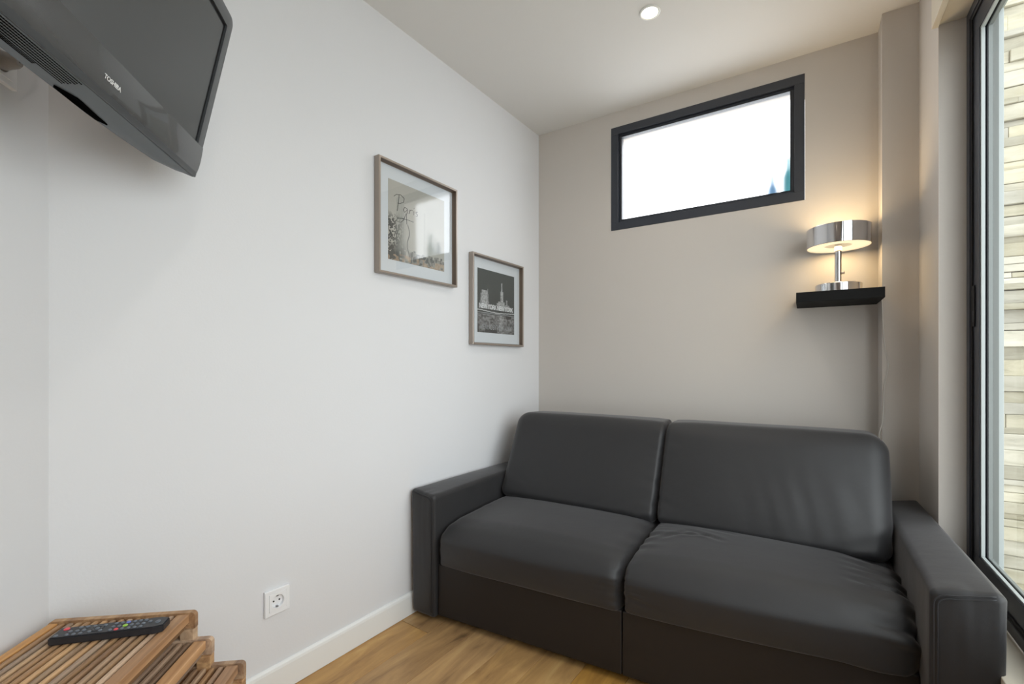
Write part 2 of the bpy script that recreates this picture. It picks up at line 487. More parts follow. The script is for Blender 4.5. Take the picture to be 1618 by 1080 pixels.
W2('outer_frame', M['pale_alu'], ring2(.5125, .526, OY0 + e, OY1 - e, OZ0 + e, OZ1 - e, .018), label='pale outer edge of the frame')
W2('gasket', M['black_gasket'], ring2(.4475, .4505, OY0 + .030, OY1 - .030, OZ0 + .030, OZ1 - .030, .012), 0)
def sash_unit(y0, y1, x0, x1):
    s = W2('sash', M['anthracite'], ring2(x0, x0 + .016, y0, y1, OZ0 + .034, OZ1 - .034, .066))
    W2('sash_outside', M['grey_alu'], ring2(x0 + .0165, x1, y0, y1, OZ0 + .034, OZ1 - .034, .066), label='grey outer half of the sliding sash')
    W2('glazing_bead', M['pale_alu'], ring2(x0 + .003, x0 + .012, y0 + .066, y1 - .066, OZ0 + .100, OZ1 - .100, .006), label='pale glazing bead')
    W2('gasket', M['black_gasket'], ring2(x0 + .016, x0 + .020, y0 + .066, y1 - .066, OZ0 + .100, OZ1 - .100, .005), 0)
    gb = bmesh.new(); gx = (x0 + x1) / 2 - .45
    vs = [gb.verts.new(p) for p in ((gx, y0 + .066 - 2, .10), (gx, y1 - .066 - 2, .10), (gx, y1 - .066 - 2, OZ1 - .10 - OZ0), (gx, y0 + .066 - 2, OZ1 - .10 - OZ0))]
    gb.faces.new(vs)
    link_bm('pane', gb, M['glass'], w2)
sash_unit(.90, OY1 - .032, .4515, .4835)
sash_unit(OY0 + .032, .98, .4515 + .033, .4835 + .033)
W2('track', M['black_gasket'], [(.4445, .449, OY0 + .03, OY1 - .03, OZ0 + .031, OZ0 + .035)], 0)
lt = W2('latch', M['black_gasket'], [(.4475, .4512, OY1 - .062, OY1 - .046, 1.20, 1.33)], .0008, 'black flush latch plate')
W2('latch_lever', M['anthracite'], [(-.4477 + .45 + .445, .4476, OY1 - .058, OY1 - .050, 1.215, 1.25)], .0005, parent=w2)
sill = tag(box('sill', M['marble'], RX - .008, .4435, OY0, OY1, OZ0 - .03, OZ0, .002), 'beige stone sill of the side window', kind='structure')

# ------------------------------------------------------------------ outside: stacked stone wall and patio
tag(box('ground', M['outside_ground'], RX2 + .001, 5.5, -5.0, 6.0, -.20, -.05), 'pale paving outside the side window', kind='structure')
SY = 2.42
sw = empty('stone_wall', (.53, SY, 0)); tag(sw, 'cream stacked stone wall outside the side window', kind='structure')
box('wall_core', M['mortar'], 0.001, 2.6, .012, .25, -.05, 2.75, parent=sw)
rs = random.Random(11)
z = -.05; rows = []
while z < 2.75:
    h = rs.choice([.022, .028, .034, .042, .05, .058]); rows.append((z, min(h, 2.76 - z))); z += h
stuff = bmesh.new()
for z, h in rows:
    x = rs.uniform(-.45, 0)
    while x < 2.6:
        L = rs.uniform(.22, .60)
        a0, a1 = max(x, 0.001), min(x + L, 2.6)
        if a1 - a0 > .012:
            pr = rs.uniform(0, .022)
            if a0 < 0.75:
                bm = bmesh.new()
                add_box(bm, 0, a1 - a0 - .0008, -pr, .03, 0, h - .0010, .0022, 2)
                for v in bm.verts:
                    v.co.z += .0035 * noise.noise(Vector((v.co.x * 9 + z * 40, z * 17, v.co.z * 30)))
                    v.co.y += .004 * noise.noise(Vector((v.co.x * 14, z * 31, v.co.z * 40 + 3)))
                o = link_bm('stone', bm, M['stone'], sw); o.location = (a0, 0, z)
            else:
                add_box(stuff, a0, a1 - .002, -pr, .03, z, z + h - .002)
        x += L
o = link_bm('stone_courses', stuff, M['stone'], sw); o['kind'] = 'stuff'

# ------------------------------------------------------------------ downlights
for i, (lx, ly) in enumerate(DOWNLIGHTS):
    d = empty('ceiling_downlight', (lx, ly, CEIL))
    tag(d, ['small round recessed downlight in the ceiling before the window', 'added fill downlight, out of view in the ceiling above the camera',
            'added fill downlight, out of view in the ceiling far behind the camera'][i], 'ceiling light', 'recessed downlights')
    bm = bmesh.new(); add_lathe(bm, [(.031, -.0005), (.031, -.004), (.036, -.006), (.041, -.004), (.042, -.0005), (.031, -.0005)], seg=40)
    auto_smooth(link_bm('trim_ring', bm, M['trim_white'], d))
    bm = bmesh.new(); add_lathe(bm, [(0, -.002), (.030, -.002), (.030, -.0008), (0, -.0008)], seg=32)
    link_bm('lamp_glass', bm, M['bulb'], d)
    l = bpy.data.lights.new('downlight_beam', 'SPOT'); l.energy = DOWNLIGHT_W[i]; l.spot_size = math.radians(150); l.spot_blend = 0.9
    l.color = (1.0, .93, .84); l.shadow_soft_size = .03
    lo = bpy.data.objects.new('downlight_beam', l); COL.objects.link(lo); lo.parent = d; lo.location = (0, 0, -.012)

# ------------------------------------------------------------------ sofa
def rbox(h, r, n=(24, 24, 24), kc=5):
    """rounded box grid; r: one radius or ((x-,x+),(y-,y+),(z-,z+))"""
    if not isinstance(r, tuple): r = ((r, r),) * 3
    bm = bmesh.new()
    def axis(hi, ni, ra, rb):
        left = sorted(-hi + ra * (1 - math.tan(PI / 4 * (kc - k) / kc)) for k in range(kc + 1))
        right = sorted(hi - rb * (1 - math.tan(PI / 4 * (kc - k) / kc)) for k in range(kc + 1))
        a, b = -hi + ra, hi - rb
        return left + [a + (b - a) * k / ni for k in range(1, ni)] + right
    ax = [axis(h[i], n[i], r[i][0], r[i][1]) for i in range(3)]
    cache = {}
    def V(i, j, k):
        key = (i, j, k)
        if key not in cache:
            p = Vector((ax[0][i], ax[1][j], ax[2][k]))
            q = Vector([max(-h[m] + r[m][0], min(h[m] - r[m][1], p[m])) for m in range(3)])
            rr = [r[m][0] if p[m] < 0 else r[m][1] for m in range(3)]
            d = Vector([(p[m] - q[m]) / rr[m] for m in range(3)])
            if d.length > 1e-9:
                d.normalize()
                p = Vector([q[m] + d[m] * rr[m] for m in range(3)])
            cache[key] = bm.verts.new(p)
        return cache[key]
    N = [len(a) - 1 for a in ax]
    for (a, b, c) in ((0, 1, 2), (1, 2, 0), (2, 0, 1)):
        for side in (0, N[c]):
            for i in range(N[a]):
                for j in range(N[b]):
                    q = []
                    for (di, dj) in ((0, 0), (1, 0), (1, 1), (0, 1)):
                        idx = [0, 0, 0]; idx[a] = i + di; idx[b] = j + dj; idx[c] = side
                        q.append(V(*idx))
                    if side == 0: q.reverse()
                    bm.faces.new(q)
    return bm

def make_cushion(name, corners, r, n, mat, parent, puff=(0, 0, 0), wr=None, shape=None):
    c = [Vector(p) for p in corners]
    h = (((c[1] - c[0]).length + (c[5] - c[4]).length) / 4, ((c[3] - c[0]).length + (c[7] - c[4]).length) / 4, ((c[4] - c[0]).length + (c[7] - c[3]).length) / 4)
    bm = rbox(h, r, n)
    ps = []
    for v in bm.verts:
        p = [v.co[i] / h[i] for i in range(3)]
        q = list(p)
        for i in range(3):
            o1, o2 = [m for m in range(3) if m != i]
            f = (max(0, 1 - abs(p[o1]) ** 2.6)) * (max(0, 1 - abs(p[o2]) ** 2.6))
            q[i] = p[i] * (1 + puff[i] / h[i] * f)
        if shape: q = shape(p, q, h)
        u, w_, t = (q[0] + 1) / 2, (q[1] + 1) / 2, (q[2] + 1) / 2
        b = (c[0] * (1 - u) + c[1] * u) * (1 - w_) + (c[3] * (1 - u) + c[2] * u) * w_
        tp = (c[4] * (1 - u) + c[5] * u) * (1 - w_) + (c[7] * (1 - u) + c[6] * u) * w_
        v.co = b * (1 - t) + tp * t
        ps.append(p)
    bm.normal_update()
    if wr:
        ds = [wr(p, v.co) for p, v in zip(ps, bm.verts)]
        for v, d, nn in zip(bm.verts, ds, [v.normal.copy() for v in bm.verts]):
            v.co += nn * d
    org = parent.location
    for v in bm.verts: v.co -= org
    return link_bm(name, bm, mat, parent, smooth=True)

def sstep(a, b, x):
    t = max(0, min(1, (x - a) / (b - a))); return t * t * (3 - 2 * t)
def nz3(x, y, z): return noise.noise(Vector((x, y, z)))
def gauss(d, s): return math.exp(-(d / s) ** 2)

def crease(px, py, x0, y0, x1, y1, wd, depth):
    """soft groove along a segment in parameter space"""
    dx, dy = x1 - x0, y1 - y0
    L2 = dx * dx + dy * dy
    t = max(0, min(1, ((px - x0) * dx + (py - y0) * dy) / L2))
    d = math.hypot(px - x0 - t * dx, py - y0 - t * dy)
    return -depth * gauss(d, wd) * math.sin(PI * (0.08 + 0.84 * t)) + depth * .55 * gauss(d - wd * 1.9, wd * 1.1) * math.sin(PI * (0.08 + .84 * t))

sofa = empty('sofa', (-.53, 1.95, 0))
tag(sofa, 'charcoal two seat sofa bed with block armrests below the high window', 'sofa')

zs = .535
# armrests
def arm(corners, side):
    def wr(p, co):
        d = .0016 * nz3(co.x * 6, co.y * 5, co.z * 6)
        if p[1] < -.9:      # front face: vertical gathers under the seam
            d += .0022 * nz3(p[0] * 3.5 + 9 * side, 0.3, p[2] * 1.2) * sstep(-.6, .7, p[2]) * 1.2
        if p[0] * side < -.9:   # inner face
            d += .0015 * nz3(co.y * 11, 2, co.z * 9)
        return d
    def shape(p, q, h):
        # crowned top
        return q
    return make_cushion('armrest', corners, .017, (12, 40, 30), M['leather'], sofa, puff=(.004, .006, .006), wr=wr, shape=shape)
armL = arm([(-1.425, 1.43, .02), (-1.298, 1.43, .02), (-1.285, 2.35, .02), (-1.392, 2.35, .02),
            (-1.432, 1.43, .545), (-1.300, 1.43, .530), (-1.285, 2.35, .530), (-1.395, 2.35, .535)], -1)
armR = arm([(.252, 1.462, .02), (.375, 1.455, .02), (.366, 2.35, .02), (.255, 2.35, .02),
            (.252, 1.462, .545), (.382, 1.452, .566), (.368, 2.35, .555), (.258, 2.35, .535)], 1)

def seam_path(parent, pts, r=.0014):
    bm = bmesh.new()
    org = sofa.location
    add_tube(bm, [Vector(p) - org for p in pts], r, 6)
    return link_bm('seam', bm, M['thread'], parent, smooth=True)
def front_outline(x0, x1, y, z_in, z_out, flip, off=0.0):
    pts = []
    xi, xo = (x1, x0) if flip else (x0, x1)
    s = -1 if flip else 1
    R = .03
    for k in range(14): pts.append((xi + s * (.010 + off), y, .05 + (z_in - R - .05) * k / 13))
    for k in range(1, 7):
        a = PI / 2 * k / 6
        pts.append((xi + s * (.010 + off + R * (1 - math.cos(a))), y, z_in - R + (R - .009 - off) * math.sin(a)))
    X = xi + s * (.010 + off + R)
    XE = xo - s * .02
    for k in range(1, 9): pts.append((X + (XE - X) * k / 8, y, z_in - .009 - off + (z_out - z_in) * k / 8))
    return pts
for off in (-.006, .001):
    s = seam_path(armR, front_outline(.252, .382, 1.4540, .545, .562, False, off))
    s.parent = armR
    s = seam_path(armL, front_outline(-1.432, -1.300, 1.4245, .530, .541, True, off))
    s.parent = armL

# base front panels and hidden carcass
def base_panel(c0, c1, zt0, zt1):
    pts = [(c0[0], c0[1], .03), (c1[0], c1[1], .03), (c1[0], c1[1] + .03, .03), (c0[0], c0[1] + .03, .03),
           (c0[0], c0[1], zt0), (c1[0], c1[1], zt1), (c1[0], c1[1] + .03, zt1), (c0[0], c0[1] + .03, zt0)]
    return make_cushion('base_panel', pts, .006, (30, 2, 12), M['leather_base'], sofa, wr=lambda p, co: .0012 * nz3(co.x * 5, co.z * 7, 1))
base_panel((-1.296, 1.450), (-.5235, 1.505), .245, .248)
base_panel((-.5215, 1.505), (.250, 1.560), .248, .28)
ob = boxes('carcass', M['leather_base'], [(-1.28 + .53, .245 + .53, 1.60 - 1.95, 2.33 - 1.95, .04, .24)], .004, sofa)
ob = boxes('back_frame', M['leather'], [(-1.282 + .53, .250 + .53, 2.262 - 1.95, 2.355 - 1.95, .03, .72)], .02, sofa)
for fx, fy in ((-1.24, 1.62), (.19, 1.62), (-1.24, 2.28), (.19, 2.28)):
    bm = bmesh.new(); add_lathe(bm, [(0, 0.001), (.02, 0.001), (.024, .04), (0, .04)], fx + .53, fy - 1.95, 16)
    link_bm('foot', bm, M['black_gasket'], sofa)

# seat cushions
def seat_wr(which):
    def wr(p, co):
        x, y, z = p
        d = .0022 * nz3(co.x * 3.1, co.y * 3.4, co.z * 4)
        front = sstep(-.2, -.95, y)
        if which == 'L':
            e = sstep(.72, 1.0, x)
            d += .0042 * e * nz3(p[1] * 5 + p[2] * 6, x * 1.5, 4.0)
            e = sstep(-.75, -1.0, x)
            d += .003 * e * nz3(p[1] * 7, x, p[2] * 3)
        else:
            # gathers radiating from right seam by the armrest
            e = sstep(.52, 1.0, x)
            fan = (y + .25 * x) * 6.5 + z * 1.5
            d += .028 * e * nz3(fan, x * 1.3, 8.3) * (1 if y < .7 else .4)
            e = sstep(-.65, -1.0, x)
            d += .0055 * e * nz3(y * 8 + z * 5, x * 1.2, 1.0)
            if z > .3:
                d += crease(x, y, -.62, .35, -.30, .10, .035, .0038)
                d += crease(x, y, -.74, .12, -.42, .22, .03, .003)
                d += crease(x, y, -.86, -.12, -.62, .30, .035, .003)
                d += crease(x, y, -.55, .55, -.20, .42, .03, .0022)
            if y < -.5:
                d += crease(x, z, -.98, -.1, -.72, -.35, .05, .0026)
        return d
    return wr
def seat_shape(p, q, h):
    x, y, z = p
    # front upper edge falls away, top crowned and lowest at the sides
    if z > 0:
        q[2] -= .20 * z * sstep(-.55, -1.0, y)
        q[2] -= .10 * z * sstep(.86, 1.0, abs(x))
    if y < 0:
        q[1] += .03 * (-y) * sstep(.90, 1.0, abs(x))
    return q
NS = (64, 60, 14)
make_cushion('seat_cushion', [(-1.298, 1.440, .236), (-.5245, 1.492, .236), (-.526, 2.02, .26), (-1.296, 2.02, .25),
                              (-1.298, 1.435, .408), (-.5245, 1.475, .415), (-.5245, 2.02, .432), (-1.296, 2.02, .422)],
             ((.030, .020), (.065, .03), (.018, .055)), NS, M['leather'], sofa, puff=(.003, .016, .022), wr=seat_wr('L'), shape=seat_shape)
make_cushion('seat_cushion', [(-.5225, 1.492, .236), (.251, 1.548, .268), (.250, 2.02, .27), (-.521, 2.02, .26),
                              (-.5225, 1.475, .415), (.251, 1.530, .428), (.251, 2.02, .430), (-.5225, 2.02, .432)],
             ((.022, .035), (.070, .03), (.018, .060)), NS, M['leather'], sofa, puff=(.003, .018, .028), wr=seat_wr('R'), shape=seat_shape)

# back cushions
def back_wr(which):
    def wr(p, co):
        x, y, z = p
        d = .0022 * nz3(co.x * 4, co.y * 3, co.z * 3.2)
        if y < .2:
            ex = sstep(.68, 1.0, x if which == 'L' else -x)
            d += .0040 * ex * nz3(z * 7 + x * 3, x * 2, 3.1)
            if which == 'R':
                # long soft vertical folds in the middle and gathers at lower right
                d += .0042 * nz3(x * 7.5 + z * 1.1, z * .5, 5.0) * gauss(x - .35, .45) * sstep(.55, -.2, z)
                d += .006 * nz3((x - z) * 4.5, (x + z) * 1.2, 2.0) * sstep(.1, 1.0, x) * sstep(.0, -.9, z)
            else:
                d += .0042 * nz3((x - z) * 6, (x + z), 2.0) * sstep(.0, 1.0, x) * sstep(.0, -.9, z)
                d += .0035 * nz3((x + z) * 6, (x - z), 7.0) * sstep(-.4, -1.0, x) * sstep(.3, -.9, z)
        return d
    return wr
def back_shape(p, q, h):
    x, y, z = p
    if z > 0:
        q[2] -= .015 * sstep(.80, 1.0, abs(x)) * z
    return q
NB = (60, 12, 46)
make_cushion('back_cushion', [(-1.300, 1.875, .415), (-.5255, 1.885, .415), (-.5255, 2.25, .415), (-1.292, 2.25, .415),
                              (-1.300, 2.085, .822), (-.5255, 2.085, .820), (-.5255, 2.257, .820), (-1.288, 2.257, .818)],
             ((.050, .020), (.062, .04), (.05, .055)), NB, M['leather'], sofa, puff=(.004, .022, .006), wr=back_wr('L'), shape=back_shape)
make_cushion('back_cushion', [(-.5235, 1.885, .415), (.247, 1.890, .415), (.246, 2.25, .415), (-.5235, 2.25, .415),
                              (-.5235, 2.085, .820), (.250, 2.085, .822), (.250, 2.257, .822), (-.5235, 2.257, .820)],
             ((.022, .060), (.066, .04), (.05, .060)), NB, M['leather'], sofa, puff=(.005, .026, .006), wr=back_wr('R'), shape=back_shape)

# ------------------------------------------------------------------ television
tau = math.radians(12.2)
nrm = Vector((.7071, .7071, 0))
ax_x = Vector((-.7071, .7071, 0))
ax_z = nrm * math.sin(tau) + Vector((0, 0, math.cos(tau)))
ax_y = ax_z.cross(ax_x)
D_tv = 1.20
def pix(px, py, D):
    r = Vector((math.cos(YAW), math.sin(YAW), 0)); f = Vector((-math.sin(YAW), math.cos(YAW), 0))
    return r * ((px - 809) / F_PX * D) + f * D + Vector((0, 0, CAM_Z + (573 - py) / F_PX * D))
tv_o = pix(310, 281, D_tv)
tv = bpy.data.objects.new('television', None); COL.objects.link(tv)
tv.matrix_world = Matrix.Translation(tv_o) @ Matrix((ax_x, ax_y, ax_z)).transposed().to_4x4()
tag(tv, 'black flat television on a wall bracket, tilted down in the upper left corner', 'television')
TW, TH = .68, .432
def outline(inset, rr, chamf=.02):
    """rounded rectangle outline in xz, x in [-TW,0], z in [0,TH]"""
    pts = []
    x0, x1, z0, z1 = -TW + inset, -inset, inset, TH - inset
    for cx, cz, a0, r in ((x1 - .004, z0 + .004, -PI / 2, .004), (x1 - rr, z1 - rr, 0, rr), (x0 + rr, z1 - rr, PI / 2, rr), (x0 + .004, z0 + .004, PI, .004)):
        for k in range(7):
            a = a0 + PI / 2 * k / 6
            pts.append((cx + r * math.cos(a), cz + r * math.sin(a)))
    return pts
SX0, SX1, SZ0, SZ1 = -TW + .038, -.030, .080, TH - .034
# bezel: front ring with a rectangular opening
def add_shell(bm, secs):
    rings = [[bm.verts.new((x, y, z)) for x, z in pts] for y, pts in secs]
    n = len(rings[0])
    for i in range(len(rings) - 1):
        for k in range(n):
            bm.faces.new((rings[i][k], rings[i][(k + 1) % n], rings[i + 1][(k + 1) % n], rings[i + 1][k]))
    return rings
bm = bmesh.new()
rings = add_shell(bm, [(.034, outline(.008, .018)), (.012, outline(0, .02)), (.002, outline(.0, .02)), (0, outline(.004, .018))])
R0 = rings[-1]
cs = [bm.verts.new((x, 0, z)) for x, z in ((SX1, SZ0), (SX1, SZ1), (SX0, SZ1), (SX0, SZ0))]
ci = [bm.verts.new((x, .006, z)) for x, z in ((SX1, SZ0), (SX1, SZ1), (SX0, SZ1), (SX0, SZ0))]
for q in range(4):
    for k in range(6):
        bm.faces.new((R0[q * 7 + k], R0[q * 7 + k + 1], cs[q]))
    nq = (q + 1) % 4
    bm.faces.new((R0[q * 7 + 6], R0[(nq * 7)], cs[nq], cs[q]))
    bm.faces.new((cs[q], cs[nq], ci[nq], ci[q]))
bmesh.ops.recalc_face_normals(bm, faces=bm.faces)
auto_smooth(link_bm('bezel', bm, M['tv_black'], tv), 40)
# black reveal strip around the panel and the panel itself
bm = bmesh.new()
add_box(bm, SX0, SX1, .0055, .010, SZ0, SZ1)
link_bm('screen_border', bm, M['tv_gap'], tv)
bm = bmesh.new()
add_box(bm, SX0 + .008, SX1 - .008, .0045, .0054, SZ0, SZ1 - .008)
link_bm('screen', bm, M['tv_screen'], tv)
# glossy curved chin
bm = bmesh.new()
prof = [(.0000, .0795), (-.0008, .0792), (-.0014, .070), (-.0022, .055), (-.0026, .040), (-.0020, .026), (-.0004, .014), (.0020, .005), (.0045, .0004), (.008, .0002)]
NX = 24
rr_ = []
for i in range(NX + 1):
    x = -TW + .0035 + (TW - .0065) * i / NX
    rr_.append([bm.verts.new((x, y, z)) for y, z in prof])
for i in range(NX):
    for k in range(len(prof) - 1):
        bm.faces.new((rr_[i][k], rr_[i + 1][k], rr_[i + 1][k + 1], rr_[i][k + 1]))
bm.faces.new(rr_[0]); bm.faces.new(list(reversed(rr_[-1])))
bmesh.ops.recalc_face_normals(bm, faces=bm.faces)
auto_smooth(link_bm('chin', bm, M['tv_chin'], tv), 50)
# underside speaker bar: tapered body behind the chin
bm = bmesh.new()
secs = [(-.004, .012, .002), (-.03, .035, -.004), (-.10, .055, -.012), (-.20, .070, -.013), (-.30, .082, -.012), (-.35, .085, -.010), (-.50, .085, -.010), (-.67, .075, -.008)]
rings = []
for x, dp, zl in secs:
    rings.append([bm.verts.new(p) for p in ((x, .006, -.001), (x, .006 + dp * .35, zl), (x, .006 + dp * .8, zl + .001), (x, .006 + dp, zl + .012), (x, .006 + dp, .06), (x, .006, .06))])
for i in range(len(rings) - 1):
    for k in range(6):
        bm.faces.new((rings[i][k], rings[i][(k + 1) % 6], rings[i + 1][(k + 1) % 6], rings[i + 1][k]))
bm.faces.new(rings[0]); bm.faces.new(rings[-1])
bmesh.ops.recalc_face_normals(bm, faces=bm.faces)
auto_smooth(link_bm('speaker_bar', bm, M['tv_grille'], tv), 40)
# grille slots, joined as one part
bm = bmesh.new()
for r_ in range(9):
    for i in range(50):
        xx = -.412 - i * .0050 - (r_ % 2) * .0025
        yy = .010 + r_ * .0046
        if yy > .040 and xx > -.46: continue
        zz = -.001 - .009 * min(1.0, (yy - .006) / .0298)
        add_box(bm, xx - .0018, xx + .0018, yy - .0010, yy + .0010, zz - .0005, zz + .003)
o = link_bm('grille_slots', bm, M['vent_black'], tv); o['kind'] = 'stuff'
bm = bmesh.new()
vs = [(-.392, .062, -.0142), (-.362, .044, -.0142), (-.268, .049, -.0146), (-.282, .062, -.0146), (-.34, .064, -.0142)]
a = [bm.verts.new(v) for v in vs]; b = [bm.verts.new((v[0], v[1], v[2] + .008)) for v in vs]
bm.faces.new(a); bm.faces.new(list(reversed(b)))
for i in range(5): bm.faces.new((a[i], a[(i + 1) % 5], b[(i + 1) % 5], b[i]))
bmesh.ops.recalc_face_normals(bm, faces=bm.faces)
link_bm('vent_slot', bm, M['vent_black'], tv)
# rear housing and wall bracket
bm = bmesh.new()
add_box(bm, -TW + .03, -.03, .030, .062, .05, TH - .03, .008)
add_box(bm, -TW + .10, -.10, .060, .085, .08, TH - .08, .010)
link_bm('rear_housing', bm, M['tv_black'], tv)

def text_mesh(name, body, size, mat, parent, mw, ext=.0004, sx=1.0, shear=0.0, align='CENTER', spacing=1.0, bold=0.0):
    cu = bpy.data.curves.new(name, 'FONT'); cu.body = body; cu.size = size; cu.extrude = ext
    cu.align_x = align; cu.align_y = 'CENTER'; cu.shear = shear; cu.resolution_u = 3; cu.space_character = spacing; cu.offset = size * bold
    to = bpy.data.objects.new(name + '_tmp', cu); COL.objects.link(to)
    dg = bpy.context.evaluated_depsgraph_get()
    me = bpy.data.meshes.new_from_object(to.evaluated_get(dg))
    bpy.data.objects.remove(to); bpy.data.curves.remove(cu)
    me.name = name; me.materials.clear(); me.materials.append(mat)
    o = bpy.data.objects.new(name, me); COL.objects.link(o)
    o.parent = parent; o.matrix_local = mw @ Matrix.Diagonal((sx, 1, 1, 1))
    return o
RX90 = Matrix.Rotation(PI / 2, 4, 'X')
text_mesh('lettering', 'TOSHIBA', .0115, M['letter_white'], tv, Matrix.Translation((-.362, -.0030, .035)) @ Matrix.Rotation(PI / 2 + .03, 4, 'X'), sx=1.02, ext=.0003, bold=.012).data.name = 'lettering'

wn = Vector((.7071, .7071, 0))
br = empty('television_bracket', (0, 0, 0))
ctr = tv.matrix_world @ Vector((-TW / 2, .085, TH / 2))
dist = (ctr.dot(wn)) - (Vector((*CH0, 0)).dot(wn))
wallp = ctr - wn * dist
br.location = wallp; br.rotation_euler = (0, 0, math.atan2(-.7071, .7071) + PI / 2 + PI / 2)
br.rotation_euler = (0, 0, PI / 4)
tag(br, 'black wall bracket arm carrying the television', 'bracket')
box('wall_plate', M['tv_black'], .001, .012, -.05, .05, -.10, .10, .002, br)
box('arm', M['tv_black'], .010, dist - .022, -.02, .02, -.02, .02, .003, br)
box('mount_plate', M['tv_black'], dist - .024, dist - .014, -.04, .04, -.035, .035, .002, br)

# ------------------------------------------------------------------ sockets
def socket2(name, loc, rz, label):
    s = empty(name, loc, rz); tag(s, label, 'socket', 'wall sockets')
    seg = 48; bm = bmesh.new()
    def sqr(H, x, r=.003):
        out = []
        for k in range(seg):
            a = 2 * PI * k / seg + .0001; c, d = math.cos(a), math.sin(a); m_ = max(abs(c), abs(d))
            out.append(bm.verts.new((x, H * c / m_, H * d / m_)))
        return out
    def cir(R, x): return [bm.verts.new((x, R * math.cos(2 * PI * k / seg + .0001), R * math.sin(2 * PI * k / seg + .0001))) for k in range(seg)]
    rings = [sqr(.041, .0006), sqr(.041, .0085), sqr(.0395, .0100), sqr(.0288, .0100), sqr(.0284, .0092)]
    for i in range(len(rings) - 1):
        for k in range(seg): bm.faces.new((rings[i][k], rings[i][(k + 1) % seg], rings[i + 1][(k + 1) % seg], rings[i + 1][k]))
    bmesh.ops.recalc_face_normals(bm, faces=bm.faces)
    link_bm('frame_plate', bm, M['plastic_white'], s)
    bm = bmesh.new()
    rings = [sqr(.0284, .0090), sqr(.0278, .0112), cir(.0215, .0112), cir(.0205, .0105), cir(.0200, .0012)]
    for i in range(len(rings) - 1):
        for k in range(seg): bm.faces.new((rings[i][k], rings[i][(k + 1) % seg], rings[i + 1][(k + 1) % seg], rings[i + 1][k]))
    bm.faces.new(rings[-1])
    bmesh.ops.recalc_face_normals(bm, faces=bm.faces)
    auto_smooth(link_bm('insert', bm, M['plastic_white'], s), 30)
    for dy in (-.0095, .0095):
        bm = bmesh.new(); add_tube(bm, [(.0011, dy, 0), (.0019, dy, 0)], .0028, 12); link_bm('pin_hole', bm, M['socket_dark'], s)
    for dz in (-.0172, .0172):
        bm = bmesh.new(); add_box(bm, .0012, .0095, -.003, .003, dz - .0016, dz + .0016, .0005); link_bm('earth_clip', bm, M['socket_clip'], s)
    return s
wl_rot = -math.atan(0.0413)
socket2('wall_socket', (wall_x(.855), .855, .304), wl_rot, 'white socket low on the wall between slatted tables and sofa')

# upper socket on the diagonal wall with a plug in it
p = Vector(CH0).to_3d() * 0
tpos = pix(24, 148, 1.0)
ray = Vector((tpos.x, tpos.y, 0))
n2 = Vector((.7071, .7071, 0)); cc = Vector((*CH0, 0)).dot(n2)
k = cc / ray.dot(n2)
pr_ = ray * k
along = Vector((.7071, -.7071, 0))
s2c = pr_ + along * .049
s2 = socket2('wall_socket', (s2c.x, s2c.y, 1.662 + .041), PI / 4, 'white socket high on the wall under the television, with a plug')
plug = empty('power_plug', (s2c.x + n2.x * .002, s2c.y + n2.y * .002, 1.703), PI / 4)
tag(plug, 'grey plug pushed into the socket under the television', 'plug')
bm = bmesh.new()
vsx = [(.000, .0185), (.012, .0185), (.020, .016), (.034, .013), (.040, .009), (.040, .0)]
rings = []
for xx, rr in vsx[:-1]:
    rings.append([bm.verts.new((xx, rr * math.cos(2 * PI * k_ / 20), rr * math.sin(2 * PI * k_ / 20))) for k_ in range(20)])
for i in range(len(rings) - 1):
    for k_ in range(20): bm.faces.new((rings[i][k_], rings[i][(k_ + 1) % 20], rings[i + 1][(k_ + 1) % 20], rings[i + 1][k_]))
bm.faces.new(rings[0]); bm.faces.new(rings[-1])
bmesh.ops.recalc_face_normals(bm, faces=bm.faces)
plug_m = simple('plug_plastic', (0.30, 0.28, 0.26), .4)
auto_smooth(link_bm('plug_body', bm, plug_m, plug), 40)
bm = bmesh.new()
add_tube(bm, [(.038, 0, 0), (.05, .003, .008), (.058, .01, .03), (.06, .03, .06), (.055, .05, .12), (.05, .05, .2)], .003, 8)
link_bm('power_cable', bm, M['tv_black'], plug, smooth=True)

